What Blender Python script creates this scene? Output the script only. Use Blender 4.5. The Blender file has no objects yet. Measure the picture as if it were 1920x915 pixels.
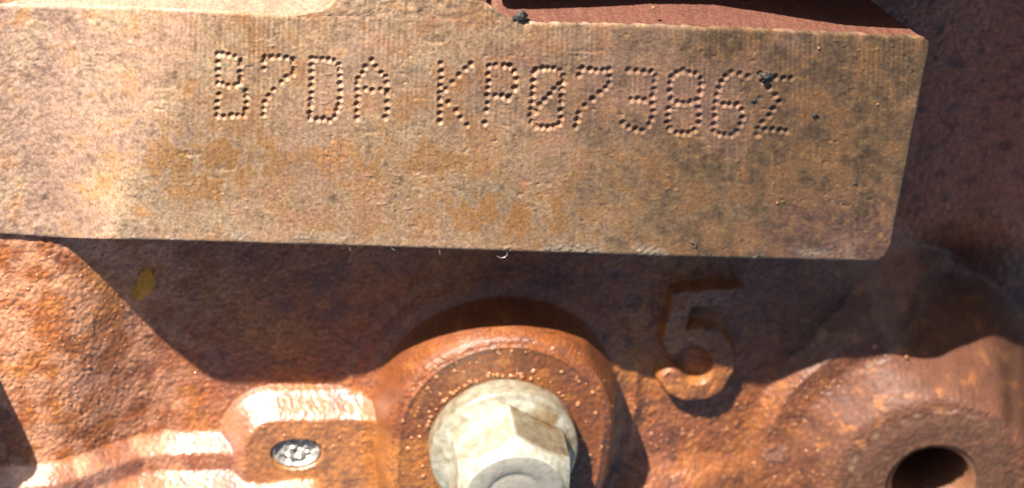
import bpy, math
import numpy as np
from mathutils import Vector, Matrix

# ---------------------------------------------------------------------------
# scale: one layout unit is 0.09 mm; the casting lies with its wall in the XY plane, +Z out of the wall
S = 9.0e-5
IW, IH = 1920.0, 915.0

# ------------------------------------------------------------------ camera
HFOV = math.radians(12.0)
D = IW / 2 / math.tan(HFOV / 2)
N = np.array([-0.16, 0.54, 0.826]); N /= np.linalg.norm(N)          # from the wall to the lens
CR = np.array([1.0, 0, 0]) - N[0] * N; CR /= np.linalg.norm(CR)     # camera right
CU = np.cross(N, CR)                                               # camera up
CP = D * N                                                         # camera position


def unproj(px, py, z):
    """wall coordinates of what stands at height z above the wall behind a photo position"""
    px = np.asarray(px, float); py = np.asarray(py, float); z = np.asarray(z, float)
    px, py, z = np.broadcast_arrays(px, py, z)
    d = -N * D + (px - IW / 2)[..., None] * CR + (IH / 2 - py)[..., None] * CU
    t = (z - CP[2]) / d[..., 2]
    return CP + t[..., None] * d


def proj(P):
    q = np.asarray(P, float) - CP
    dep = -(q @ N)
    return IW / 2 + D * (q @ CR) / dep, IH / 2 - D * (q @ CU) / dep


ZB = 240.0                                                         # height of the stamped pad above the wall
scene = bpy.context.scene
cam = bpy.data.cameras.new("camera")
cam.sensor_width = 36.0
cam.lens = 18.0 / math.tan(HFOV / 2)
cam.clip_start = 0.01
cam.clip_end = 50.0
cam.dof.use_dof = True
cam.dof.focus_distance = float((CP - unproj(930, 190, ZB)) @ N) * S
cam.dof.aperture_fstop = 24.0
cam.dof.aperture_blades = 0
cam_o = bpy.data.objects.new("camera", cam)
scene.collection.objects.link(cam_o)
m = Matrix(((CR[0], CU[0], N[0], CP[0] * S), (CR[1], CU[1], N[1], CP[1] * S), (CR[2], CU[2], N[2], CP[2] * S), (0, 0, 0, 1)))
cam_o.matrix_world = m
scene.camera = cam_o

# ------------------------------------------------------------------ sky and sun
sun_ray = unproj(330, 705, 0.0) - unproj(130, 452, ZB)
L = -sun_ray / np.linalg.norm(sun_ray)                             # towards the sun
elev = math.asin(L[2])
azim = math.atan2(L[0], L[1])
world = bpy.data.worlds.new("World"); scene.world = world; world.use_nodes = True
wn = world.node_tree.nodes; wl = world.node_tree.links
wn.clear()
sky = wn.new("ShaderNodeTexSky"); sky.sky_type = 'NISHITA'; sky.sun_disc = False
sky.altitude = 0.0; sky.air_density = 0.8; sky.dust_density = 1.0; sky.ozone_density = 0.4
sky.sun_elevation = elev; sky.sun_rotation = azim
bg = wn.new("ShaderNodeBackground"); bg.inputs[1].default_value = 0.05
wo = wn.new("ShaderNodeOutputWorld")
wl.new(sky.outputs[0], bg.inputs[0]); wl.new(bg.outputs[0], wo.inputs[0])
sun = bpy.data.lights.new("sun", 'SUN'); sun.energy = 5.0; sun.angle = math.radians(0.7); sun.color = (1.0, 0.95, 0.87)
sun_o = bpy.data.objects.new("sun", sun); scene.collection.objects.link(sun_o)
sun_o.rotation_euler = Vector((L[0], L[1], L[2])).to_track_quat('Z', 'Y').to_euler()
scene.view_settings.view_transform = 'Standard'
scene.view_settings.look = 'None'
scene.view_settings.exposure = 1.25
scene.view_settings.gamma = 1.0
scene.view_settings.use_curve_mapping = False

rng = np.random.default_rng(7)
# ------------------------------------------------------------------ helpers: noise and shaping


def perlin(x, y, seed=0):
    r = np.random.default_rng(seed)
    p = r.permutation(256); p = np.concatenate([p, p])
    ang = r.random(256) * 2 * np.pi
    gx, gy = np.cos(ang), np.sin(ang)
    xi = np.floor(x).astype(int); yi = np.floor(y).astype(int)
    xf = x - xi; yf = y - yi
    xi &= 255; yi &= 255
    u = xf * xf * xf * (xf * (xf * 6 - 15) + 10); v = yf * yf * yf * (yf * (yf * 6 - 15) + 10)

    def g(ix, iy, dx, dy):
        h = p[p[ix & 255] + (iy & 255)]
        return gx[h] * dx + gy[h] * dy
    a = g(xi, yi, xf, yf); b = g(xi + 1, yi, xf - 1, yf)
    c = g(xi, yi + 1, xf, yf - 1); d = g(xi + 1, yi + 1, xf - 1, yf - 1)
    return ((a + (b - a) * u) + ((c + (d - c) * u) - (a + (b - a) * u)) * v) * 1.5


def fbm(x, y, wl_, octv=3, seed=0, gain=0.5):
    s = 0; a = 1.0; f = 1.0 / wl_
    for i in range(octv):
        s = s + a * perlin(x * f + 13.7 * i, y * f - 7.3 * i, seed + i)
        a *= gain; f *= 2.03
    return s


def pebbles(x, y, cell, seed=0):
    """round domes scattered one per cell, 0..1"""
    r = np.random.default_rng(seed)
    jx, jy, sz = r.random((64, 64)), r.random((64, 64)), 0.55 + 0.45 * r.random((64, 64))
    gx, gy = x / cell, y / cell
    ix = np.floor(gx).astype(int); iy = np.floor(gy).astype(int)
    best = np.zeros(x.shape)
    for oy in (-1, 0, 1):
        for ox in (-1, 0, 1):
            a, b = (iy + oy) & 63, (ix + ox) & 63
            d2 = (gx - ix - ox - jx[a, b]) ** 2 + (gy - iy - oy - jy[a, b]) ** 2
            best = np.maximum(best, sz[a, b] * np.clip(1 - d2 / 0.62, 0, 1))
    return best


def sst(a, b, x):
    t = np.clip((x - a) / (b - a), 0, 1)
    return t * t * (3 - 2 * t)


def smax(a, b, k):
    h = np.clip(0.5 + 0.5 * (a - b) / k, 0, 1)
    return b + (a - b) * h + k * h * (1 - h)


def seg_dist(X, Y, pts):
    d = np.full(X.shape, 1e9)
    for (x0, y0), (x1, y1) in zip(pts[:-1], pts[1:]):
        dx, dy = x1 - x0, y1 - y0
        t = np.clip(((X - x0) * dx + (Y - y0) * dy) / (dx * dx + dy * dy), 0, 1)
        d = np.minimum(d, np.hypot(X - x0 - t * dx, Y - y0 - t * dy))
    return d


def mixc(c, col, w):
    return c + (np.array(col)[None, None, :] - c) * w[..., None]


# ------------------------------------------------------------------ helpers: objects
def empty(name, loc=(0, 0, 0)):
    o = bpy.data.objects.new(name, None)
    o.empty_display_size = 0.005
    scene.collection.objects.link(o); o.location = loc
    return o


def tag(o, label, cat=None, group=None, kind=None):
    if label: o["label"] = label
    if cat: o["category"] = cat
    if group: o["group"] = group
    if kind: o["kind"] = kind
    return o


def mesh_obj(name, V, F, mat, parent=None, normals=None, col=None, smooth=True, origin=None):
    """V in layout units; F (n,4) or (n,3) index array or list of polygons"""
    V = np.asarray(V, float) * S
    o0 = np.zeros(3)
    if origin is not None:
        o0 = np.asarray(origin, float) * S
        V = V - o0
    me = bpy.data.meshes.new(name)
    if isinstance(F, np.ndarray):
        k = F.shape[1]
        me.vertices.add(len(V)); me.vertices.foreach_set("co", V.astype(np.float32).ravel())
        me.loops.add(F.size); me.loops.foreach_set("vertex_index", F.astype(np.int32).ravel())
        me.polygons.add(len(F)); me.polygons.foreach_set("loop_start", np.arange(0, F.size, k, dtype=np.int32))
        me.update(calc_edges=True)
    else:
        me.from_pydata([tuple(v) for v in V], [], [tuple(int(i) for i in f) for f in F])
    me.validate()
    me.polygons.foreach_set("use_smooth", np.full(len(me.polygons), smooth))
    if col is not None:
        a = me.color_attributes.new("Col", 'FLOAT_COLOR', 'POINT')
        c4 = np.ones((len(V), 4), np.float32); c4[:, :3] = col
        a.data.foreach_set("color", c4.ravel())
    if normals is not None:
        me.normals_split_custom_set_from_vertices(normals.tolist())
    me.update()
    me.materials.append(mat)
    o = bpy.data.objects.new(name, me)
    scene.collection.objects.link(o)
    o.location = tuple(o0)
    if parent: o.parent = parent
    return o


def grid_faces(ny, nx):
    i = np.arange((ny - 1) * (nx - 1)); r = i // (nx - 1); c = i % (nx - 1)
    a = r * nx + c
    return np.stack([a, a + 1, a + nx + 1, a + nx], 1)


def lathe(profile, n=96, ph=0.0):
    """profile (r, z) list -> V, F quads; open ends"""
    pr = np.array(profile, float)
    a = np.linspace(0, 2 * np.pi, n, endpoint=False) + ph
    V = np.stack([pr[:, 0:1] * np.cos(a), pr[:, 0:1] * np.sin(a), np.repeat(pr[:, 1:2], n, 1)], -1).reshape(-1, 3)
    F = []
    for i in range(len(pr) - 1):
        for j in range(n):
            k = (j + 1) % n
            F.append((i * n + j, i * n + k, (i + 1) * n + k, (i + 1) * n + j))
    return V, np.array(F)


# ------------------------------------------------------------------ materials
def nodes_of(name):
    mt = bpy.data.materials.new(name); mt.use_nodes = True
    nt = mt.node_tree; nt.nodes.clear()
    out = nt.nodes.new("ShaderNodeOutputMaterial"); b = nt.nodes.new("ShaderNodeBsdfPrincipled")
    nt.links.new(b.outputs[0], out.inputs[0])
    return mt, nt, b


def nz(nt, scale, detail=4, rough=0.6, vec=None):
    n = nt.nodes.new("ShaderNodeTexNoise"); n.inputs["Scale"].default_value = scale
    n.inputs["Detail"].default_value = detail; n.inputs["Roughness"].default_value = rough
    if vec is not None: nt.links.new(vec, n.inputs["Vector"])
    return n.outputs["Fac"]


def ramp(nt, fac, stops):
    r = nt.nodes.new("ShaderNodeValToRGB")
    while len(r.color_ramp.elements) < len(stops): r.color_ramp.elements.new(0.5)
    for e, (p, c) in zip(r.color_ramp.elements, stops):
        e.position = p; e.color = (c, c, c, 1) if not isinstance(c, tuple) else (*c, 1)
    nt.links.new(fac, r.inputs[0])
    return r.outputs[0]


def mix(nt, fac, a, b, mode='MIX'):
    x = nt.nodes.new("ShaderNodeMix"); x.data_type = 'RGBA'; x.blend_type = mode
    for sock, v in ((x.inputs["Factor"], fac), (x.inputs["A"], a), (x.inputs["B"], b)):
        if isinstance(v, bpy.types.NodeSocket): nt.links.new(v, sock)
        elif isinstance(v, tuple): sock.default_value = (*v, 1)
        else: sock.default_value = v
    return x.outputs["Result"]


def rust_material(name, fine=1.0, coat=0.35, rough=(0.35, 0.7), speck=(0.09, 0.035, 0.022), bump=0.25, grain=1500.0, cr=0.22, cior=1.5):
    mt, nt, b = nodes_of(name)
    geo = nt.nodes.new("ShaderNodeNewGeometry"); pos = geo.outputs["Position"]
    at = nt.nodes.new("ShaderNodeAttribute"); at.attribute_name = "Col"
    n1 = nz(nt, grain, 4, 0.65, pos); n2 = nz(nt, grain * 0.28, 4, 0.6, pos)
    v = mix(nt, ramp(nt, n1, [(0.3, 0.0), (0.72, 1.0)]), (0.62, 0.58, 0.55), (1.35, 1.38, 1.4))
    c = mix(nt, 1.0, at.outputs["Color"], v, 'MULTIPLY')
    c = mix(nt, ramp(nt, n2, [(0.56, 0.0), (0.7, 0.55 * fine)]), c, speck)
    nt.links.new(c, b.inputs["Base Color"])
    nt.links.new(ramp(nt, n2, [(0.3, rough[0]), (0.7, rough[1])]), b.inputs["Roughness"])
    b.inputs["Coat Weight"].default_value = coat
    b.inputs["Coat Roughness"].default_value = cr
    b.inputs["Coat IOR"].default_value = cior
    bp = nt.nodes.new("ShaderNodeBump"); bp.inputs["Strength"].default_value = bump; bp.inputs["Distance"].default_value = 0.0004
    nt.links.new(nz(nt, grain * 0.9, 5, 0.65, pos), bp.inputs["Height"])
    nt.links.new(bp.outputs[0], b.inputs["Normal"]); nt.links.new(bp.outputs[0], b.inputs["Coat Normal"])
    return mt


M_WALL = rust_material("rusty_cast_iron", 0.6, 0.85, (0.5, 0.8), bump=0.5, cr=0.25, grain=1900.0, cior=1.55)
M_WET = rust_material("oil_wet_rusty_iron", 0.5, 1.0, (0.45, 0.7), bump=0.5, cr=0.33, cior=2.3)
M_MACH = rust_material("rust_stained_machined_iron", 0.8, 0.8, (0.45, 0.75), bump=0.5, grain=1900.0, cr=0.2, cior=1.6)
M_DULL = rust_material("dull_brown_iron", 0.8, 0.12, (0.6, 0.85), bump=0.3, grain=2200.0, cr=0.35)
M_PAD = rust_material("brown_stained_stamped_iron", 0.7, 0.12, (0.42, 0.75), speck=(0.16, 0.075, 0.025), bump=0.15, grain=2000.0, cr=0.35)


def plain_material(name, c1, c2, rough=0.4, metal=0.0, scale=900.0, bump=0.15, coat=0.0, lo=0.45, hi=0.75):
    mt, nt, b = nodes_of(name)
    geo = nt.nodes.new("ShaderNodeNewGeometry"); pos = geo.outputs["Position"]
    n1 = nz(nt, scale, 5, 0.6, pos)
    nt.links.new(mix(nt, ramp(nt, n1, [(lo, 0.0), (hi, 1.0)]), c1, c2), b.inputs["Base Color"])
    nt.links.new(ramp(nt, nz(nt, scale * 2.3, 3, 0.6, pos), [(0.3, rough * 0.75), (0.7, min(1, rough * 1.35))]), b.inputs["Roughness"])
    b.inputs["Metallic"].default_value = metal
    b.inputs["Coat Weight"].default_value = coat; b.inputs["Coat Roughness"].default_value = 0.1
    bp = nt.nodes.new("ShaderNodeBump"); bp.inputs["Strength"].default_value = bump; bp.inputs["Distance"].default_value = 0.0003
    nt.links.new(nz(nt, scale * 2, 4, 0.6, pos), bp.inputs["Height"]); nt.links.new(bp.outputs[0], b.inputs["Normal"])
    return mt


M_ZINC = rust_material("stained_zinc_plated_steel", 0.2, 0.0, (0.16, 0.32), speck=(0.22, 0.15, 0.07), bump=0.05, grain=700.0)
M_ZINC.node_tree.nodes["Principled BSDF"].inputs["Metallic"].default_value = 0.4
M_ZINC_TOP = plain_material("grey_weathered_zinc", (0.40, 0.37, 0.31), (0.27, 0.23, 0.17), 0.4, 0.35, 700.0, 0.25)
M_SILVER = plain_material("bright_pressed_metal", (0.66, 0.63, 0.56), (0.20, 0.17, 0.13), 0.35, 0.55, 500.0, 0.5)
M_DROP = plain_material("clear_oily_drop", (0.42, 0.18, 0.07), (0.30, 0.12, 0.045), 0.08, 0.0, 300.0, 0.0)
M_DROP.node_tree.nodes["Principled BSDF"].inputs["IOR"].default_value = 2.2
M_FLAKE = plain_material("ochre_rust_flake", (0.95, 0.44, 0.05), (0.60, 0.19, 0.025), 0.5, 0.0, 1100.0, 0.4)
M_GRIT = plain_material("dark_grey_grit", (0.025, 0.022, 0.02), (0.10, 0.085, 0.07), 0.75, 0.0, 1500.0, 0.5)
M_BURR = plain_material("bright_metal_burr", (0.65, 0.6, 0.5), (0.5, 0.42, 0.3), 0.3, 0.8, 900.0, 0.1)

# ===================================================================== the engine block
block = empty("engine_block")
tag(block, "rusty cast iron engine block with raised stamped serial number pad", "engine block")

# ------------------------------------------------------------------ wall of the casting with its bosses (one height map, split into parts)
GS = 2.6
xs = np.arange(-1420, 1300, GS); ys = np.arange(-1060, 900, GS)
X, Y = np.meshgrid(xs, ys)
U0, V0 = proj(np.stack([X, Y, np.zeros_like(X)], -1))             # where the bare wall shows

Z = np.zeros_like(X)
# the wall falls away to the right and swells gently elsewhere
Z += 8 * fbm(X, Y, 420, 2, 11) - 8 + 97 * (1 - sst(-870, -620, X))
Z -= 30 * sst(200, 650, X)
Z -= (120 + 130 * (1 - sst(-300, 0, Y)) * sst(700, 900, X)) * sst(600, 880, X + 190 * sst(-200, 150, Y)) - 25 * sst(890, 1060, X)

# ribs at the lower left: two steps towards the viewer
def step_at(px, py): return unproj(px, py, 0)[1]
y1 = unproj(250, 812, 0)[1]; y2 = unproj(250, 880, 30)[1]
xr = unproj(445, 850, 20)[0]
left = 1 - sst(xr + 140, xr + 220, X)
wob = 5 * fbm(X, Y, 160, 2, 5)
ribs = (37 * sst(0, 34, (y1 + wob) - Y) + 48 * sst(0, 44, (y2 + wob) - Y)) * left
right_rib = 34 * sst(0, 90, (unproj(1300, 856, 0)[1] + wob) - Y) * sst(unproj(1130, 860, 0)[0], unproj(1210, 860, 0)[0], X) * (1 - sst(380, 560, X))
Z = Z + ribs + right_rib

# pad round the pressed plug
HP = 50.0
pc = unproj(585, 880, HP)
def rbox(X, Y, cx, cy, hx, hy, r):
    qx = np.abs(X - cx) - hx + r; qy = np.abs(Y - cy) - hy + r
    return np.hypot(np.clip(qx, 0, None), np.clip(qy, 0, None)) + np.minimum(np.maximum(qx, qy), 0) - r
xl = unproj(462, 850, HP)[0]; xrr = unproj(880, 850, HP)[0]
yt = unproj(600, 792, HP)[1]; yb = unproj(600, 925, HP)[1]
d_pad = rbox(X, Y, (xl + xrr) / 2, (yt + yb) / 2, (xrr - xl) / 2, (yt - yb) / 2, 58)
pad_h = HP * (1 - sst(0, 44, d_pad)) + 4 * fbm(X, Y, 90, 2, 21) * (1 - sst(-20, 30, d_pad))
pad_h -= 2.5 * np.clip(d_pad - 40, 0, 200)
Z = smax(Z, pad_h, 10)

# bolt boss (an oval running down out of view)
HB = 128.0; RB = 194.0
bc = unproj(941, 810, HB)
def capsule(X, Y, c, ln):
    t = np.clip((Y - (c[1] - ln)) / ln, 0, 1)
    return np.hypot(X - c[0], Y - (c[1] - ln) - t * ln)
rb = capsule(X, Y, bc, 90)
rbn = rb + 4 * perlin(X / 70, Y / 70, 31)
boss = np.where(rb < RB, HB, HB - 18 * (1 - np.sqrt(np.clip(1 - ((rb - RB) / 21) ** 2, 0, 1))))
boss = np.where(rb >= RB + 20, HB - 16.5 - 88 * sst(0, 22, rbn - RB - 20) - (HB - 105) * sst(4, 60, rbn - RB - 20), boss)
# a faint raised lip where the spot facing stops
boss += 3.0 * np.exp(-((rb - RB) / 4.0) ** 2)
boss -= 1.5 * np.clip(rbn - RB - 84, 0, 300)
Z = smax(Z, boss, 9 + 20 * sst(40, 90, rb - RB))

# threaded boss at the lower right
HT = 84.0; RT = 172.0; RH = 86.0
tc = unproj(1748, 908, HT)
rt = np.hypot(X - tc[0], Y - tc[1])
ang = np.arctan2(Y - tc[1], X - tc[0])
rtn = rt + 8 * perlin(X / 80, Y / 80, 41)
lean = 40 * (0.5 - 0.5 * np.cos(ang - math.radians(-30)))                # broader fillet to the upper left
tb = np.where(rt < RT, HT - 5 * sst(RT - 35, RT, rt), HT - 5 - 25 * sst(0, 60 + lean * .5, rtn - RT) - 54 * sst(20, 85 + lean * 0.6, rtn - RT) )
tb -= 8 * (1 - sst(RH, RH + 8, rt))
tb -= 260 * sst(RT + 15, RT + 120, rtn) * sst(0.1, 0.75, np.cos(ang - math.radians(30))) + 1.2 * np.clip(rtn - RT - 150, 0, 300)
Z = smax(Z, tb, 12)

# a boss just left of the view, whose shadow reaches into the corner
lc = unproj(-150, 720, 150)
rl = np.hypot(X - lc[0], Y - lc[1])
lb = 235 * (1 - sst(95, 150, rl)) - 2 * np.clip(rl - 140, 0, 200)
Z = smax(Z, lb, 10)

# raised digit 5
dp = [(1378, 562), (1279, 560), (1262, 640)]
cx5, cy5, r5 = 1305, 686, 53
arc = [(cx5 + r5 * 1.02 * math.cos(math.radians(a)), cy5 - r5 * math.sin(math.radians(a))) for a in range(135, -161, -12)]
dpts = [tuple(unproj(p[0], p[1], 14)[:2]) for p in dp + arc]
dd = seg_dist(X, Y, dpts)
dig = 30 * (1 - sst(18, 29, dd + 2.5 * perlin(X / 25, Y / 25, 51)))
Z = Z + dig

# flattened casting mark between digit and threaded boss
fm = unproj(1456, 852, 4); rf = np.hypot(X - fm[0], (Y - fm[1]) * 1.0)
Z = Z + 3 * (1 - sst(14, 30, rf + 3 * perlin(X / 16, Y / 16, 61)))

# skin of the casting
mach = np.maximum(np.maximum(1 - sst(RB - 4, RB + 8, rb), 1 - sst(RT - 4, RT + 10, rt)), 0.45 * (1 - sst(-10, 20, d_pad)))
Ya = Y - 0.8 * Z                                   # follows the slopes, so that the grain keeps its size there
warpx = X + 5 * perlin(X / 40, Y / 40, 71); warpy = Ya + 5 * perlin(X / 40, Y / 40, 72)
steep = np.hypot(np.gradient(Z, GS, axis=1), np.gradient(Z, GS, axis=0))
flatness = 1 - 0.7 * sst(1.6, 3.4, steep)
skin = 2.7 * pebbles(warpx, warpy, 11.0, 73) * (0.6 + 0.5 * perlin(X / 60, Y / 60, 78)) + 1.4 * pebbles(warpx + 31, warpy * 1.05, 7.4, 79)
skin += 0.7 * perlin(X / 8, Ya / 8, 74) + 1.5 * perlin(X / 45, Y / 45, 75) - 2.0
skin -= 1.6 * sst(0.5, 0.8, perlin(X / 30, Y / 26, 76))
Z = Z + skin * (1 - 0.86 * mach) * flatness + mach * (0.9 * perlin(X / 9, Y / 9, 77) + 0.6 * perlin(X / 30, Y / 30, 70))

# recess for the pressed plug
pg = unproj(556, 852, HP)
rp = np.hypot((X - pg[0]) / 49.0, (Y - pg[1]) / 35.5)
Z = Z - 20 * (1 - sst(0.9, 1.04, rp))

# --- colours of the rust, with some light and dimness painted in
n_a = fbm(X, Y, 190, 4, 81); n_b = fbm(X, Y, 60, 4, 85); n_c = fbm(X, Y, 330, 3, 89); n_d = fbm(X, Y, 22, 3, 93)
col = np.zeros(X.shape + (3,)); col[:] = (0.40, 0.145, 0.043)
col = mixc(col, (0.50, 0.215, 0.06), sst(0.0, 0.6, n_a))
col = mixc(col, (0.30, 0.115, 0.062), sst(0.05, 0.6, -n_a + 0.3 * n_b))
col = mixc(col, (0.33, 0.125, 0.085), 0.6 * sst(0.15, 0.7, n_c + 0.4 * n_b))
col = mixc(col, (0.15, 0.065, 0.048), 0.5 * sst(0.35, 0.9, n_b + 0.4 * n_d))
col = mixc(col, (0.70, 0.38, 0.25), 0.85 * (1 - sst(-760, -420, X)) * sst(-0.4, 0.4, n_b))  # left end paler: sunlit brightness painted into the rust
col = mixc(col, (0.22, 0.078, 0.026), 0.88 * sst(200, 620, X))  # darker rightwards: light falloff put into the colour
col = mixc(col, (0.58, 0.20, 0.115), 0.85 * sst(650, 850, X) * sst(-400, 50, Y))  # shaded upper right lightened in colour, as painted fill light
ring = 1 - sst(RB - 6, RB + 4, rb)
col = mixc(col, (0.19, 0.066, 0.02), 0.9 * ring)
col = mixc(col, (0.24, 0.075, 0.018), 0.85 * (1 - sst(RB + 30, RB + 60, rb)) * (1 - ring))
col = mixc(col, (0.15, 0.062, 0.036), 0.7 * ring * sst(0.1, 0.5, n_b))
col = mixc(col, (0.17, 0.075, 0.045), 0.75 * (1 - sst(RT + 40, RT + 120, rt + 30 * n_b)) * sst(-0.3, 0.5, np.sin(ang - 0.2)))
col = mixc(col, (0.125, 0.055, 0.036), 0.8 * sst(480, 720, X + 60 * n_a) * (1 - sst(-230, -60, Y)))  # lower right darkened in colour to stand for dimmer light
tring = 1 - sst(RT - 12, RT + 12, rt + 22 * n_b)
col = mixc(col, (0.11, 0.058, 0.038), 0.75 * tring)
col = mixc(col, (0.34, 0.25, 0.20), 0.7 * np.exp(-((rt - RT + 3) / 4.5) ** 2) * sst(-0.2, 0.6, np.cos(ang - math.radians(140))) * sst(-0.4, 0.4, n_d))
col = mixc(col, (0.50, 0.22, 0.06), 0.6 * (1 - sst(-10, 30, d_pad)))
col = mixc(col, (0.36, 0.20, 0.16), 0.7 * (1 - sst(10, 30, rf + 6 * n_d)))
n_f = fbm(X, Ya, 38, 3, 191)
col = mixc(col, (0.10, 0.042, 0.026), 0.65 * sst(0.25, 0.75, n_f) * (0.5 + 0.5 * sst(-200, 100, X)))
col = mixc(col, (0.48, 0.21, 0.06), 0.4 * sst(0.3, 0.8, -n_f) * (1 - tring))
n_e = perlin(X / 9, Ya / 8, 97)
col *= (1 + (0.3 * n_e + 0.22 * n_d) * flatness)[..., None] * np.array([0.94, 0.80, 0.64])
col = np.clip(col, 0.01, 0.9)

gzx = np.gradient(Z, GS, axis=1); gzy = np.gradient(Z, GS, axis=0)
nrm = np.stack([-gzx, -gzy, np.ones_like(Z)], -1); nrm /= np.linalg.norm(nrm, axis=-1, keepdims=True)

ny, nx = X.shape
F = grid_faces(ny, nx)
def fmean(a): return a.ravel()[F].mean(1)
f_rb, f_rt, f_dd, f_pad, f_rf, f_left = fmean(rb), fmean(rt), fmean(dd), fmean(d_pad), fmean(rf), fmean(ribs)
part = np.zeros(len(F), int)
part[f_left > 4] = 5
part[f_pad < 40] = 4
part[f_rb < RB + 60] = 1
part[f_rt < RT + 90] = 2
part[f_dd < 27] = 3
part[f_rt < RH] = -1
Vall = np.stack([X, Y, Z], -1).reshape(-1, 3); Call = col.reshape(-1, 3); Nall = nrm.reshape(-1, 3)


def sub_mesh(name, mask, mat, parent, label=None):
    f = F[mask]
    ids, inv = np.unique(f, return_inverse=True)
    o = mesh_obj(name, Vall[ids], inv.reshape(f.shape), mat, parent, Nall[ids], Call[ids])
    if label: o["label"] = label
    return o


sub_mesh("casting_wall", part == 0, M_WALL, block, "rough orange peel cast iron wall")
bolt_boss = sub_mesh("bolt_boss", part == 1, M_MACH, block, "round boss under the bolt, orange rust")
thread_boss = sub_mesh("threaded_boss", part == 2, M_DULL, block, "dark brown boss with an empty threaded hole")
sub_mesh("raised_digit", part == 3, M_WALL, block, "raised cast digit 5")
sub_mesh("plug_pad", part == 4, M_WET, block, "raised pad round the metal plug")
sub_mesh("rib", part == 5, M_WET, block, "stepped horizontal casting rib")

# threaded bore
prof = [(RH + 2, HT - 4)]
zz = HT - 8
while zz > HT - 300:
    prof += [(RH - 1, zz), (RH - 8, zz - 7), (RH - 8, zz - 9), (RH - 1, zz - 16)]
    zz -= 17
prof += [(RH - 8, zz), (0.5, zz)]
V, Fq = lathe(prof, 80)
V += np.array([tc[0], tc[1], 0])
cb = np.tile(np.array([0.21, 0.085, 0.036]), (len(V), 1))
mesh_obj("bore", V, Fq[:, ::-1].copy(), M_WALL, thread_boss, None, cb)

# ------------------------------------------------------------------ the stamped pad
def interp(x, pts):
    p = np.array(pts, float); return np.interp(x, p[:, 0], p[:, 1])

TOP = [(-400, 2), (0, 9), (300, 16), (560, 30), (600, 22), (640, -12), (680, -320), (862, -320), (885, -60), (905, 2), (935, 24), (985, 43), (1100, 44), (1300, 50), (1500, 58), (1800, 72)]
BOT = [(-400, 430), (0, 441), (130, 449), (400, 455), (700, 464), (1000, 474), (1300, 484), (1600, 491), (1800, 494)]
U_L = -330.0
def right_edge(t):
    base = 1748 - 82 * t
    v = t * 425.0
    r1, r2 = 26.0, 34.0
    a = np.where(v < r1, r1 - np.sqrt(np.clip(r1 ** 2 - (r1 - v) ** 2, 0, None)), 0)
    w = 425.0 - v
    b = np.where(w < r2, r2 - np.sqrt(np.clip(r2 ** 2 - (r2 - w) ** 2, 0, None)), 0)
    return base - a - b

def pad_z(u, v):
    up_ = np.clip(455 - v, 0, 460)
    t_ = (u - (122.0 - 0.30 * up_)) / (66.0 + 0.62 * up_)            # steep at the lower edge, fanning out above
    ramp_ = 0.12 * (np.logaddexp(0, t_ / 0.12) - np.logaddexp(0, (t_ - 1) / 0.12))
    z = 88 + (ZB - 88) * ramp_                      # the pad rises out of the wall at its left end
    tw = 0.20 * sst(500, 1750, u) - 0.05 * (1 - sst(100, 700, u))
    z = z + tw * (260 - v) * 1.0                              # and is slightly twisted along its length
    z = z - 26 * sst(900, 1750, u) ** 2
    return z

TOP_FULL = TOP
TOP = [(-400, 2), (0, 9), (300, 16), (560, 30), (985, 43), (1100, 44), (1300, 50), (1500, 58), (1800, 72)]
WEB_L = [(-320, 690), (-60, 668), (-12, 640), (10, 618), (22, 600), (30, 560), (60, 520)]
WEB_R = [(-320, 862), (-60, 885), (2, 905), (24, 935), (38, 968), (43, 985), (60, 1000)]
nu, nt_ = 900, 225
sv = np.linspace(0, 1, nu)
tv = np.linspace(0, 1, nt_)
tv = tv + 0.0 * tv
T, SV = np.meshgrid(tv, sv, indexing='ij')
RE = right_edge(T)
Uu = U_L + (RE - U_L) * SV
Vv = interp(Uu, TOP) * (1 - T) + interp(Uu, BOT) * T
jag = 1.6 * perlin(Uu / 14, Uu * 0 + 3.3, 101) + 1.2 * perlin(Uu / 37, Uu * 0 + 9.1, 102)
Vv = Vv + jag * (T > 0.5) * sst(0.9, 1, T) + 0.8 * jag * (1 - sst(0, 0.08, T))
DENT = [(818, 74, 24, 10, 4.0), (302, 158, 34, 12, 3.0), (357, 287, 26, 7, 4.0), (798, 318, 28, 15, 3.0), (425, 316, 18, 6, 2.5), (690, 246, 24, 6, 2.5), (210, 300, 30, 10, 2.0), (985, 340, 16, 6, 2.0), (285, 335, 30, 6, 2.0), (1100, 95, 40, 5, 2.0)]
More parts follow.
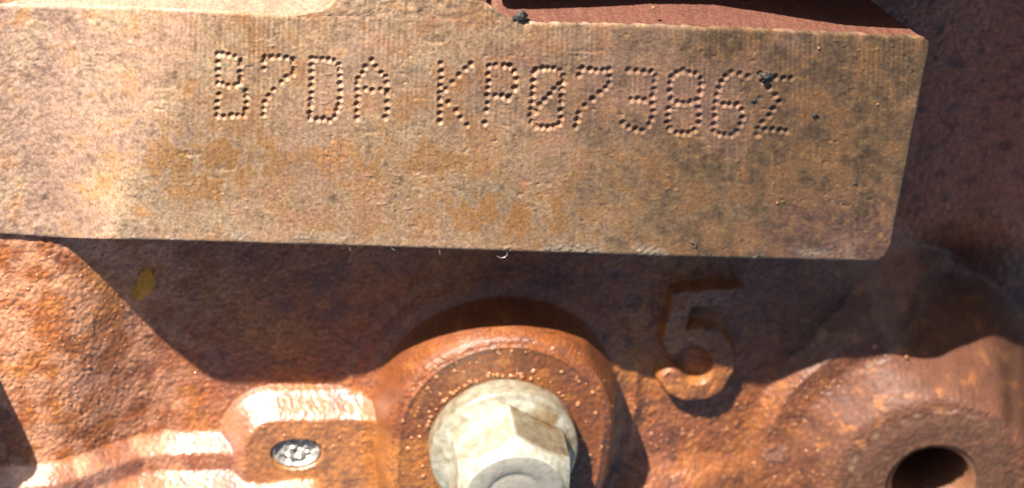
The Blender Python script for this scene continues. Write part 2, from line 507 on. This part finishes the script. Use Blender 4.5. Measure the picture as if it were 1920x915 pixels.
# dot peen marking: B7DA KP07386 and a closing mark; positions read off the pad
def c1(p): return (370 + p[0] / 3.254, 60 + (p[1] + 7) / 3.254)
def c2(p): return (950 + p[0] / 3.254, 60 + (p[1] + 7) / 3.254)
D1 = [  # B
    (125, 130), (158, 130), (195, 132), (232, 140), (262, 165), (268, 198), (262, 237), (264, 276), (262, 312), (128, 182), (130, 225), (128, 268), (125, 310), (155, 312), (190, 320), (232, 320),
    (128, 375), (125, 420), (122, 468), (122, 505), (160, 505), (208, 502), (250, 504), (287, 503), (298, 355), (300, 388), (300, 427), (297, 466),
    # 7
    (410, 140), (455, 145), (500, 148), (545, 150), (580, 162), (408, 172), (412, 215), (588, 190), (590, 217), (584, 245), (545, 268), (510, 305), (468, 345), (435, 385), (412, 428), (405, 465), (405, 502),
    # D
    (693, 155), (724, 158), (765, 158), (800, 162), (834, 172), (697, 198), (697, 241), (696, 284), (696, 326), (696, 368), (694, 410), (692, 450), (690, 488), (688, 520), (735, 528), (770, 525), (806, 533), (838, 507),
    (865, 197), (871, 230), (868, 270), (870, 312), (870, 355), (868, 400), (862, 440), (852, 475),
    # A
    (1065, 165), (1028, 204), (1010, 245), (978, 272), (978, 312), (976, 352), (978, 395), (978, 436), (978, 477), (972, 522), (1092, 203), (1122, 245), (1146, 270), (1158, 307), (1160, 350), (1158, 378), (1158, 422), (1157, 470), (1146, 517), (1025, 340), (1070, 352), (1120, 350),
    # K
    (1487, 187), (1487, 235), (1485, 280), (1484, 325), (1484, 366), (1486, 405), (1482, 450), (1480, 492), (1478, 540), (1672, 190), (1640, 222), (1600, 258), (1555, 300), (1515, 340), (1532, 425), (1580, 475), (1610, 515), (1648, 560),
    # P
    (1780, 205), (1776, 253), (1775, 296), (1770, 340), (1768, 385), (1768, 428), (1762, 472), (1755, 548), (1822, 195), (1868, 200), (1905, 202), (1820, 384), (1862, 388), (1896, 398)]
D2 = [(15, 203), (45, 237), (60, 280), (50, 338), (16, 388),
    # 0 with its slash
    (165, 245), (165, 290), (160, 335), (158, 380), (155, 425), (150, 467), (147, 510), (158, 547), (183, 225), (217, 217), (252, 214), (287, 215), (325, 235), (346, 266), (347, 303), (337, 345), (335, 385), (335, 427), (332, 470), (328, 515), (320, 552), (178, 575), (213, 577), (252, 577), (290, 573),
    (318, 312), (290, 342), (265, 375), (235, 410), (202, 443), (176, 482),
    # 7
    (455, 215), (508, 222), (546, 225), (586, 227), (625, 222), (443, 258), (630, 268), (626, 303), (606, 335), (572, 365), (522, 403), (477, 445), (442, 490), (430, 530), (424, 572),
    # 3
    (745, 230), (795, 230), (835, 232), (880, 237), (905, 267), (906, 303), (900, 345), (886, 383), (760, 405), (800, 405), (838, 405), (888, 432), (895, 478), (886, 520), (866, 560), (710, 552), (745, 575), (785, 588), (828, 600),
    # 8
    (1035, 240), (1075, 232), (1112, 238), (1155, 250), (1010, 272), (1002, 311), (1000, 352), (1007, 400), (1042, 424), (1185, 277), (1190, 317), (1181, 360), (1165, 408), (1122, 420), (1080, 432), (988, 465), (984, 503), (984, 546), (993, 587), (1170, 457), (1176, 502), (1170, 547), (1148, 592), (1030, 607), (1073, 610), (1112, 612),
    # 6
    (1375, 240), (1420, 250), (1470, 262), (1335, 268), (1312, 302), (1291, 338), (1285, 380), (1277, 425), (1275, 470), (1270, 515), (1262, 560), (1265, 600), (1320, 435), (1360, 440), (1405, 437), (1436, 472), (1433, 515), (1425, 560), (1402, 602), (1292, 618), (1330, 622), (1370, 624),
    # closing mark
    (1545, 252), (1592, 265), (1640, 270), (1690, 275), (1735, 277), (1562, 292), (1600, 335), (1638, 377), (1660, 422), (1632, 462), (1602, 507), (1562, 545), (1535, 582), (1530, 622), (1580, 592), (1625, 587), (1665, 592), (1705, 602)]
dots = [c1(p) for p in D1] + [c2(p) for p in D2]
def pad_surface(Uu, Vv, e):
    """height and colour of the machined face at photo positions; e is the distance to its outline"""
    rng = np.random.default_rng(17)
    bott = interp(Uu, BOT)
    Zp = pad_z(Uu, Vv)
    rim = np.clip(e, 0, 7)
    relief = -5.0 * (1 - np.sqrt(np.clip(1 - (1 - rim / 7) ** 2, 0, 1)))
    rough_cast = 1 - sst(150, 330, Uu + 60 * perlin(Uu / 120, Vv / 120, 103))
    rough_top = (1 - sst(20, 70, Vv + 20 * perlin(Uu / 60, Vv / 60, 104))) * sst(560, 680, Uu) * (1 - sst(980, 1100, Uu))
    relief += (0.22 + 0.8 * rough_cast + 1.3 * rough_top) * (perlin(Uu / 15, Vv / 13, 105) + 0.6 * perlin(Uu / 7, Vv / 7, 106))
    relief += 0.26 * perlin(Uu / 6, Vv / 6, 107) + 1.0 * perlin(Uu / 80, Vv / 60, 108)
    # vertical traces of the cutter, strongest near the top edge
    cut = (1 - sst(70, 330, Vv)) * (1 - rough_cast)
    relief += 0.42 * cut * np.sin(2 * np.pi * (Uu + 0.02 * Vv + 3 * perlin(Uu / 200, Vv / 200, 109)) / 9.3) * sst(-0.2, 0.3, perlin(Uu / 90, Vv / 140, 110))
    # pitting and corrosion scabs
    pit = sst(0.42, 0.7, perlin(Uu / 11, Vv / 10, 111)) * sst(-0.1, 0.5, perlin(Uu / 90, Vv / 80, 112))
    relief -= 1.5 * pit
    relief += 1.2 * sst(0.45, 0.75, perlin(Uu / 13, Vv / 9, 113)) * sst(0.0, 0.5, fbm(Uu, Vv, 130, 2, 114))
    edge_scab = sst(0.0, 0.5, perlin(Uu / 60, Vv / 30, 115)) * (1 - sst(6, 34, bott - Vv)) * sst(-50, 300, Uu)
    relief += 1.5 * edge_scab * perlin(Uu / 8, Vv / 6, 116)

    for (du, dv, a, b_, dep) in DENT:
        q = np.hypot((Uu - du) / a, (Vv - dv) / b_)
        prof_ = np.clip((Vv - dv) / b_ + 1.0, 0, 2) / 2
        relief -= 0.6 * dep * prof_ * (1 - sst(0.75, 1.05, q))

    dot_mask = np.zeros_like(Uu)
    for k, (du, dv) in enumerate(dots):
        r = 5.7 + 1.2 * rng.random() + (0.4 if du > 950 else 0)
        du += rng.normal() * 0.7; dv += rng.normal() * 0.7
        dep = 4.8 + 2.4 * rng.random()
        if du > 1130: dep *= 0.75
        sel = (np.abs(Uu - du) < 16) & (np.abs(Vv - dv) < 16)
        if not sel.any(): continue
        q = np.hypot(Uu[sel] - du, (Vv[sel] - dv) * 0.95) / r
        relief[sel] += np.where(q < 1, -dep * (1 - q ** 2), 0) + (0.2 + 0.7 * rng.random()) * np.exp(-((q - 1.18) / 0.22) ** 2) * (q >= 0.8)
        dot_mask[sel] = np.maximum(dot_mask[sel], 1 - sst(0.2, 1.1, q))
    Pp = unproj(Uu, Vv, Zp)
    Pp[..., 2] += relief
    # --- stains on the pad, with light fading rightwards painted in
    n1 = fbm(Uu, Vv, 150, 4, 121); n2 = fbm(Uu, Vv, 55, 4, 125); n3 = fbm(Uu, Vv, 20, 3, 129); n4 = fbm(Uu, Vv, 240, 3, 133); n5 = fbm(Uu, Vv, 9, 2, 137)
    pc_ = np.zeros(Uu.shape + (3,)); pc_[:] = (0.44, 0.27, 0.155)
    pc_ = mixc(pc_, (0.46, 0.29, 0.21), 0.85 * (1 - sst(120, 420, Uu + 120 * n1)))
    pc_ = mixc(pc_, (0.50, 0.35, 0.22), 0.6 * sst(0.1, 0.6, n1))
    def blob(cu, cv, a, b): return np.exp(-(((Uu - cu) / a) ** 2 + ((Vv - cv) / b) ** 2))
    och = blob(400, 300, 200, 70) + 0.8 * blob(640, 330, 200, 80) + 0.9 * blob(960, 400, 180, 45) + 0.5 * blob(1150, 330, 150, 90) + 0.6 * blob(860, 300, 120, 60)
    pc_ = mixc(pc_, (0.32, 0.15, 0.045), np.clip(0.9 * och * sst(-0.35, 0.45, n2 + 0.4 * n3), 0, 1))
    pc_ = mixc(pc_, (0.46, 0.19, 0.045), 0.75 * sst(0.35, 0.75, n2 + 0.6 * (blob(960, 400, 110, 40) + blob(640, 290, 60, 30))))
    pc_ = mixc(pc_, (0.135, 0.074, 0.03), 0.9 * sst(800, 1450, Uu + 180 * n1))  # brown stain, deepened rightwards to paint in the fading light
    pc_ = mixc(pc_, (0.12, 0.056, 0.016), 0.85 * np.clip(sst(0.0, 0.6, n2 + 0.3 * n3) * (blob(1570, 190, 190, 130) + blob(1350, 110, 120, 60) + 0.6 * blob(1300, 350, 200, 60)), 0, 1))
    lowr = sst(0, 60, (Vv - 330 - 0.10 * (1700 - Uu)) + 50 * n2) * sst(1330, 1480, Uu + 80 * n2)
    pc_ = mixc(pc_, (0.18, 0.088, 0.058), 0.8 * lowr)
    pc_ = mixc(pc_, (0.27, 0.125, 0.09), 0.75 * sst(0.1, 0.6, n4 + 0.4 * n2) * blob(1060, 130, 220, 110))
    pc_ = mixc(pc_, (0.23, 0.115, 0.075), 0.6 * blob(1200, 190, 300, 70))
    pc_ = mixc(pc_, (0.36, 0.30, 0.25), 0.35 * sst(0.5, 0.8, n2 - 0.3 * n1) * (Uu < 1200))
    pc_ = mixc(pc_, (0.24, 0.13, 0.045), 0.6 * sst(0.3, 0.75, n3 + 0.25 * n5 + 0.35 * och))
    pc_ = mixc(pc_, (0.45, 0.38, 0.30), 0.4 * edge_scab)
    pc_ = mixc(pc_, (0.17, 0.065, 0.042), 0.5 * dot_mask * sst(-0.5, 0.4, n3))  # reddish rust in the pits, also painted darker to deepen their shade
    pc_ *= 0.86 * np.clip(1 + 0.22 * n5 + 0.32 * n3 + 0.26 * n2, 0.35, 1.8)[..., None]
    pc_ = mixc(pc_, (0.26, 0.125, 0.05), 0.55 * sst(0.05, 0.6, n2 + 0.5 * n4) * sst(150, 450, Uu))
    pc_ = mixc(pc_, (0.40, 0.22, 0.16), 0.25 * sst(0.1, 0.6, -n4 + 0.4 * n2))
    streak = perlin((Uu + 0.03 * Vv) / 4.5, Vv / 130, 181) + 0.7 * perlin((Uu + 0.03 * Vv) / 9, Vv / 200, 182)
    pc_ *= (1 + 0.13 * streak * (1 - rough_cast) * (1 - 0.5 * sst(200, 420, Vv)))[..., None]
    pin = sst(0.5, 0.75, perlin(Uu / 7, Vv / 7, 171)) * sst(-0.3, 0.4, n2)
    pc_ = mixc(pc_, (0.13, 0.062, 0.02), 0.65 * np.clip(pin * (0.4 + 1.2 * och + 0.8 * sst(1000, 1400, Uu)), 0, 1))
    pc_ = np.clip(pc_, 0.012, 0.85)

    return Pp, pc_


bott = interp(Uu, BOT)
web_span = sst(590, 640, Uu) * (1 - sst(930, 985, Uu))
e = np.minimum(np.minimum(bott - Vv, (Vv - interp(Uu, TOP)) + 40 * web_span), (RE - Uu))
Pp, pc_ = pad_surface(Uu, Vv, e)
# the web running up from the pad
nwu, nwv = 150, 170
vw = np.linspace(-320, 52, nwv)
WS, WV = np.meshgrid(np.linspace(0, 1, nwu), vw)
wl_, wr_ = interp(WV, WEB_L), interp(WV, WEB_R)
wl_ = wl_ + 2.5 * perlin(WV / 18, WV * 0 + 1.7, 161); wr_ = wr_ + 3.0 * perlin(WV / 16, WV * 0 + 4.7, 162)
WU = wl_ + (wr_ - wl_) * WS
we = np.minimum(WU - wl_, wr_ - WU) + 60 * sst(20, 40, WV)
Pw, cw = pad_surface(WU, WV, we)
Pw[..., 2] -= 0.6 + 5 * sst(44, 52, WV)
nm = Pp.reshape(-1, 3).shape[0]
pad_face = mesh_obj("stamped_pad", np.concatenate([Pp.reshape(-1, 3), Pw.reshape(-1, 3)]), np.concatenate([grid_faces(nt_, nu), grid_faces(nwv, nwu) + nm])[:, ::-1].copy(), M_PAD, block, None, np.concatenate([pc_.reshape(-1, 3), cw.reshape(-1, 3)]))
pad_face["label"] = "machined tan pad stamped B7DA KP07386 in dots"


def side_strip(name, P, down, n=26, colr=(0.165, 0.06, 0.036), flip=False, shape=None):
    """sheet from an edge of the pad down into the wall; down(k) gives the offset for 0..1"""
    Vs = []; 
    ker = np.ones(25) / 25
    pad_ = np.pad(P, ((12, 12), (0, 0)), mode='edge')
    Ps = np.column_stack([np.convolve(pad_[:, i], ker, 'valid') for i in range(3)])
    Ps[0] = P[0]; Ps[-1] = P[-1]
    for k in np.linspace(0, 1, n):
        w_ = min(1.0, k / 0.08)
        Vs.append(down(P + (Ps - P) * w_, k))
    Vs = np.array(Vs)                              # n, m, 3
    if shape is not None: Vs = shape(Vs)
    mm = P.shape[0]
    f = grid_faces(n, mm)
    if flip: f = f[:, ::-1].copy()
    aa, kk = np.meshgrid(np.arange(mm) * 2.4, np.linspace(0, 220, n))
    nn = fbm(aa, kk, 60, 4, 141)
    Vs[..., 1] += 1.6 * perlin(aa / 16, kk / 14, 143) * np.minimum(1, kk / 15)
    c = np.zeros(aa.shape + (3,)); c[:] = colr
    c = mixc(c, (0.52, 0.29, 0.2), np.clip(1 - sst(-400, 0, Vs[..., 0]), 0, 1) * 0.8)  # peach towards the left: sunlight painted on the sides
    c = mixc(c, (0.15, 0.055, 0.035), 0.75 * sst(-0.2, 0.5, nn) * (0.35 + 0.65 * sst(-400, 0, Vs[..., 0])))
    o = mesh_obj(name, Vs.reshape(-1, 3), f, M_WALL, pad_face, None, c.reshape(-1, 3))
    return o


def drop_to(P, k, dx, dy, zend=-30.0):
    Q = P.copy()
    Q[:, 2] = P[:, 2] + (zend - P[:, 2]) * k
    fr = (P[:, 2] - Q[:, 2])
    Q[:, 0] += dx * fr; Q[:, 1] += dy * fr
    return Q


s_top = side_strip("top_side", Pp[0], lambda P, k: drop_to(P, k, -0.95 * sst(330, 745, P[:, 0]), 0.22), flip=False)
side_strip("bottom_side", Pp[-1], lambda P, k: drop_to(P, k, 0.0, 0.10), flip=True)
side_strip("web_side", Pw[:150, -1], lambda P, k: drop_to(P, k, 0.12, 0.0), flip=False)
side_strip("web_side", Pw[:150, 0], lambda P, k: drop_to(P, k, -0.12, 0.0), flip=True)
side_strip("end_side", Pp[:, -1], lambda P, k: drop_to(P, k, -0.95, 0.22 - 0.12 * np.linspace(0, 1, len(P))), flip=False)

# unseen block added above the pad, its outline shaped to cast shade
up = [(890, -80), (960, -82), (1055, -88), (1150, -106), (1280, -108), (1480, -50), (1560, -28), (1900, -14), (1960, -420), (880, -420)]
zt = ZB + 60
pt = [unproj(a, b, zt) for a, b in up]
ring_ = []
for ins, zz in ((0, -60), (0, zt - 12), (4, zt - 3), (14, zt)):
    c_ = np.mean(pt, 0)
    ring_.append(np.array([[p[0] + (c_[0] - p[0]) * ins / 300, p[1] + (c_[1] - p[1]) * ins / 300, zz] for p in pt]))
Vu = np.concatenate(ring_); Fu = []; nu_ = len(pt)
for i in range(3):
    for j in range(nu_):
        k = (j + 1) % nu_
        Fu.append((i * nu_ + k, i * nu_ + j, (i + 1) * nu_ + j, (i + 1) * nu_ + k))
Fu.append(tuple(range(4 * nu_ - 1, 3 * nu_ - 1, -1)))
mesh_obj("upper_shade_block", Vu, Fu, M_WALL, block, None, np.tile(np.array([0.3, 0.12, 0.06]), (len(Vu), 1)), smooth=False)

# ===================================================================== the bolt
bz = HB
bpos = unproj(940, 824, HB)
bolt = empty("flange_bolt", tuple(np.array([bpos[0], bpos[1], HB]) * S))
tag(bolt, "pale zinc plated hex flange bolt screwed into the round rusty boss", "bolt")


def local_mesh(name, V, F, mat, parent, smooth=True):
    o = mesh_obj(name, V, F, mat, None, smooth=smooth)
    o.parent = parent
    return o


RF = 141.0
V, Fq = lathe([(RF - 6, -3), (RF, 3), (RF, 10), (RF, 18), (RF, 28), (RF, 40), (RF - 2, 46), (RF - 7, 49), (RF - 12, 50), (RF - 15, 51), (120, 55.5), (114, 58), (90, 62), (60, 62)], 128)
flange = local_mesh("flange", V, Fq, M_ZINC, bolt)
AF = 105.0; RC = AF / math.cos(math.pi / 6)
z0, z1 = 52.0, 168.0
hexv = []; hexf = []
nseg = 14; nr = 16
ph0 = math.radians(92)
per = []
for k in range(6):
    a0 = ph0 + k * math.pi / 3; a1 = a0 + math.pi / 3
    p0 = np.array([math.cos(a0), math.sin(a0)]) * RC; p1 = np.array([math.cos(a1), math.sin(a1)]) * RC
    for j in range(nseg):
        per.append(p0 + (p1 - p0) * j / nseg)
per = np.array(per); pr = np.hypot(per[:, 0], per[:, 1])
npz = len(per)
# chamfer cone: height allowed at radius r
ztop = z1 + 16
edge_z = ztop - 4 - (pr - 96) * 0.95
rings = []
for k in np.linspace(0, 1, nr):
    z = z0 + (edge_z - z0) * k
    rings.append(np.column_stack([per, z]))
for r in (100, 97, 95.5):
    sc = np.minimum(1, r / pr)
    zr = ztop - 4 - np.clip(r - 96, 0, None) * 0.95
    rings.append(np.column_stack([per * sc[:, None], np.full(npz, zr if r > 96 else ztop - 3.0)]))
rings.append(np.column_stack([per * (93 / pr)[:, None], np.full(npz, ztop)]))
HV = np.concatenate(rings)
HF = []
for i in range(len(rings) - 1):
    for j in range(npz):
        k = (j + 1) % npz
        HF.append((i * npz + j, i * npz + k, (i + 1) * npz + k, (i + 1) * npz + j))
head = local_mesh("hex_head", HV, np.array(HF), M_ZINC, bolt, smooth=True)
# crisp hexagon edges
me = head.data
me.polygons.foreach_set("use_smooth", np.full(len(me.polygons), False))
def plate_colour(o, hexa):
    n_ = len(o.data.vertices); co = np.empty(n_ * 3, np.float32); o.data.vertices.foreach_get("co", co)
    P = co.reshape(-1, 3) / S
    a = np.degrees(np.arctan2(P[:, 1], P[:, 0])); r = np.hypot(P[:, 0], P[:, 1]); z = P[:, 2]
    c = np.zeros((1, n_, 3)); c[:] = (0.62, 0.575, 0.45)
    nn = (fbm(P[:, 0], P[:, 1] + z, 60, 3, 201) + 0.5 * fbm(P[:, 0], P[:, 1] + z, 22, 3, 205))[None, :]
    c = mixc(c, (0.47, 0.395, 0.24), 0.6 * sst(-0.1, 0.7, nn))
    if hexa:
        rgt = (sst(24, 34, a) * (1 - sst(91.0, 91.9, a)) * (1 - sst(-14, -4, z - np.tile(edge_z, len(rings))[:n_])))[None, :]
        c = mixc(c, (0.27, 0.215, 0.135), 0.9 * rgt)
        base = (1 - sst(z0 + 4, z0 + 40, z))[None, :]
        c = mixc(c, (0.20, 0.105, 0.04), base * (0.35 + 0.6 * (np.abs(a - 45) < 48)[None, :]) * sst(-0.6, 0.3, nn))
    else:
        up_ = sst(44, 52, z)[None, :]
        c = mixc(c, (0.30, 0.18, 0.07), up_ * (np.exp(-((a - 30) / 42) ** 2))[None, :] * sst(-0.7, 0.2, nn))
        c = mixc(c, (0.34, 0.29, 0.19), 0.7 * (1 - up_))
        c = mixc(c, (0.22, 0.10, 0.04), (1 - sst(2, 16, z))[None, :] * sst(-0.5, 0.4, nn))
    at = o.data.color_attributes.new("Col", 'FLOAT_COLOR', 'POINT')
    c4 = np.ones((n_, 4), np.float32); c4[:, :3] = c[0]
    at.data.foreach_set("color", c4.ravel())
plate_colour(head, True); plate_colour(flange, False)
# washer face on top with a stamped ring
V, Fq = lathe([(94, ztop - 4), (93.2, ztop + 0.5), (91, ztop + 2), (62, ztop + 1.5), (56, ztop + 1), (53, ztop - 1.0), (48, ztop - 1.0), (45, ztop + 0.5), (20, ztop + 1), (0.4, ztop + 1)], 96)
local_mesh("head_top", V, Fq, M_ZINC_TOP, head)

# ===================================================================== the pressed plug
V, Fq = lathe([(0.98, -22), (0.97, -7), (0.93, -4), (0.86, -5), (0.80, -9), (0.5, -6), (0.25, -2), (0.01, -1)], 60)
pv = V.copy()
pv[:, 0] *= 48; pv[:, 1] *= 36
w = 1 - np.hypot(V[:, 0], V[:, 1])
pv[:, 2] += (5 * perlin(pv[:, 0] / 16, pv[:, 1] / 14, 151) + 2.5 * perlin(pv[:, 0] / 7, pv[:, 1] / 7, 152)) * np.clip(w * 5, 0, 1)
# finer dish
gr = np.linspace(0.02, 1, 26); ga = np.linspace(0, 2 * np.pi, 72, endpoint=False)
GR, GA = np.meshgrid(gr, ga, indexing='ij')
px_ = 46 * GR * np.cos(GA); py_ = 33 * GR * np.sin(GA)
pz_ = -8 - 3 * np.cos(GR * 9) + (1 - GR ** 6) * (8 * perlin(px_ / 15, py_ / 12, 153) + 4 * perlin(px_ / 7, py_ / 6, 154)) + 4 * sst(0.85, 0.97, GR) - 9 * sst(0.97, 1.0, GR)
Fd = []
for i in range(len(gr) - 1):
    for j in range(len(ga)):
        k = (j + 1) % len(ga); n_ = len(ga)
        Fd.append((i * n_ + j, (i + 1) * n_ + j, (i + 1) * n_ + k, i * n_ + k))
zpl = HP - 3
plug = mesh_obj("metal_plug", np.stack([px_, py_, pz_], -1).reshape(-1, 3) + np.array([pg[0], pg[1], zpl]), np.array(Fd), M_SILVER, None, origin=(pg[0], pg[1], zpl - 10))
tag(plug, "small shiny crumpled metal plug pressed into the orange casting left of the bolt", "plug")

# ===================================================================== small things lying on the surfaces
def wall_at(x, y):
    i = int(np.clip(round((y - ys[0]) / GS), 0, ny - 1)); j = int(np.clip(round((x - xs[0]) / GS), 0, nx - 1))
    return Z[i, j], nrm[i, j]

def hit_wall(px, py):
    z = 0.0
    for _ in range(12):
        p = unproj(px, py, z); z = wall_at(p[0], p[1])[0]
    p = unproj(px, py, z)
    return np.array([p[0], p[1], z])

def pad_point(px, py):
    z = float(pad_z(np.array(px, float), np.array(py, float)))
    return unproj(px, py, z)

def lump(r, seed, flat=0.5, jag=0.35, sub=2):
    import bmesh
    bm = bmesh.new(); bmesh.ops.create_icosphere(bm, subdivisions=sub, radius=1.0)
    V = np.array([v.co[:] for v in bm.verts]); Fs = np.array([[v.index for v in f.verts] for f in bm.faces]); bm.free()
    q = 1 + jag * perlin(V[:, 0] * 1.7 + seed, V[:, 1] * 1.7 + V[:, 2] * 2.1, seed) + 0.5 * jag * perlin(V[:, 0] * 4, V[:, 1] * 4 + 3 * V[:, 2], seed + 1)
    V = V * q[:, None]
    V[:, 2] *= flat
    return V * r, Fs

# ochre flake on the shaded wall
fp = hit_wall(266, 530)
V, Fs = lump(1.0, 5, 0.10, 0.5, 4)
V[:, 0] *= 18; V[:, 1] *= 27; V[:, 2] *= 40
V[:, 0] += V[:, 1] * 0.25
V[:, 2] += -0.2 * V[:, 1] + 2
o = mesh_obj("rust_flake", V + fp + np.array([0, 0, 2]), Fs, M_FLAKE, None, origin=fp)
tag(o, "small ochre yellow flake on the shaded wall below the pad", "flake")

# grit on the pad
GRIT = [(976, 31, 10, "dark grey crumb of grit at the notch in the pad's top edge"),
        (1437, 143, 10, "blackish crumb stuck over the top of the last stamped character"),
        (1413, 188, 4.5, "tiny dark speck between the last two stamped characters"),
        (1528, 216, 4.5, "dark grey speck on the pad right of the last stamped character"),
        (1604, 344, 3.5, "faint dark speck on the reddish lower right of the pad")]
for k, (gx, gy, gr_, lab) in enumerate(GRIT):
    p = pad_point(gx, gy)
    V, Fs = lump(gr_, 20 + k, 0.4, 0.8, 3)
    o = mesh_obj("grit_crumb", V + p, Fs, M_GRIT, None, origin=p, smooth=True)
    tag(o, lab, "grit", "grit crumbs on the stamped pad")

# slivers of burr along the lower edge of the pad
def tube(pts, r, n=6):
    pts = np.array(pts, float); V = []; 
    for i, p in enumerate(pts):
        d = pts[min(i + 1, len(pts) - 1)] - pts[max(i - 1, 0)]; d /= np.linalg.norm(d)
        a = np.cross(d, [0, 0, 1.0]); a /= max(1e-6, np.linalg.norm(a)); b = np.cross(d, a)
        rr = r * (1 - 0.6 * abs(2 * i / (len(pts) - 1) - 1))
        for k in range(n):
            t = 2 * math.pi * k / n
            V.append(p + rr * (math.cos(t) * a + math.sin(t) * b))
    Fs = []
    for i in range(len(pts) - 1):
        for k in range(n):
            l = (k + 1) % n
            Fs.append((i * n + k, i * n + l, (i + 1) * n + l, (i + 1) * n + k))
    return np.array(V), np.array(Fs)

BURR = [([(930, 478), (938, 482), (946, 481), (951, 476), (950, 471)], "curled metal burr hanging below the middle of the pad's lower edge"),
        ([(1293, 450), (1299, 452), (1304, 456), (1302, 461)], "tiny bright curl lying on the pad near its lower right"),
        ([(655, 462), (656, 466), (658, 468)], "short bright sliver on the pad's lower edge left of the bolt"),
        ([(824, 466), (824, 472), (825, 476)], "thin hair-like burr hanging from the pad's lower edge above the bolt"),
        ([(733, 462), (738, 467), (740, 468)], "small bright nick of burr on the lower edge beside the wall's blue sheen")]
for pts, lab in BURR:
    P = [pad_point(a, b) + np.array([0, 0, 3.0]) for a, b in pts]
    V, Fs = tube(P, 1.3)
    o = mesh_obj("metal_burr", V, Fs, M_BURR, None, origin=P[0])
    tag(o, lab, "burr", "burrs along the pad edge")

# oily droplets: uncountable, one object
dv, df = lump(1.0, 3, 1.0, 0.12, 2)
VV = []; FF = []; cnt = 0
def add_drop(p, n, r):
    global cnt
    n = n / np.linalg.norm(n)
    a = np.cross(n, [0.3, 1, 0.2]); a /= np.linalg.norm(a); b = np.cross(n, a)
    r = r * 0.95
    VV.append(p + r * (dv[:, 0:1] * a + dv[:, 1:2] * b + 0.6 * dv[:, 2:3] * n)); FF.append(df + cnt * len(dv)); cnt += 1
def scatter(n, u0, u1, v0, v1, r0, r1, keep=None):
    for _ in range(n):
        u = u0 + (u1 - u0) * rng.random(); v = v0 + (v1 - v0) * rng.random()
        p = hit_wall(u, v)
        if keep and not keep(p): continue
        z, nn = wall_at(p[0], p[1])
        add_drop(p, nn, r0 + (r1 - r0) * rng.random() ** 2)
rbf = lambda p: math.hypot(p[0] - bpos[0], p[1] - bpos[1]) > RF + 4
scatter(220, 750, 1130, 605, 900, 2.0, 5.5, rbf)
for a in np.linspace(75, 165, 26):
    q = math.radians(a + rng.normal() * 2); rr = RF + 5 + abs(rng.normal()) * 4
    x, y = bpos[0] + rr * math.cos(q), bpos[1] + rr * math.sin(q)
    z, nn = wall_at(x, y); add_drop(np.array([x, y, z + 1]), nn, 3.0 + 2.5 * rng.random())
scatter(480, 10, 480, 470, 830, 1.5, 3.6)
scatter(320, 1130, 1580, 710, 915, 1.5, 3.8)
scatter(50, 480, 740, 790, 900, 1.5, 4.0)
for (a, b, r) in [(1640, 650, 4.5), (1700, 669, 4), (1890, 60, 3)]:
    p = hit_wall(a, b); add_drop(p, wall_at(p[0], p[1])[1], r)
for (a, b, r) in [(1225, 14, 4), (1535, 90, 3), (1645, 195, 2.5), (1457, 380, 2.5)]:
    add_drop(pad_point(a, b) + np.array([0, 0, 1]), np.array([0, 0, 1.0]), r)
o = mesh_obj("oil_droplets", np.concatenate(VV), np.concatenate(FF), M_DROP)
tag(o, "tiny glinting oily droplets beaded on the rusty casting", "droplets", kind="stuff")
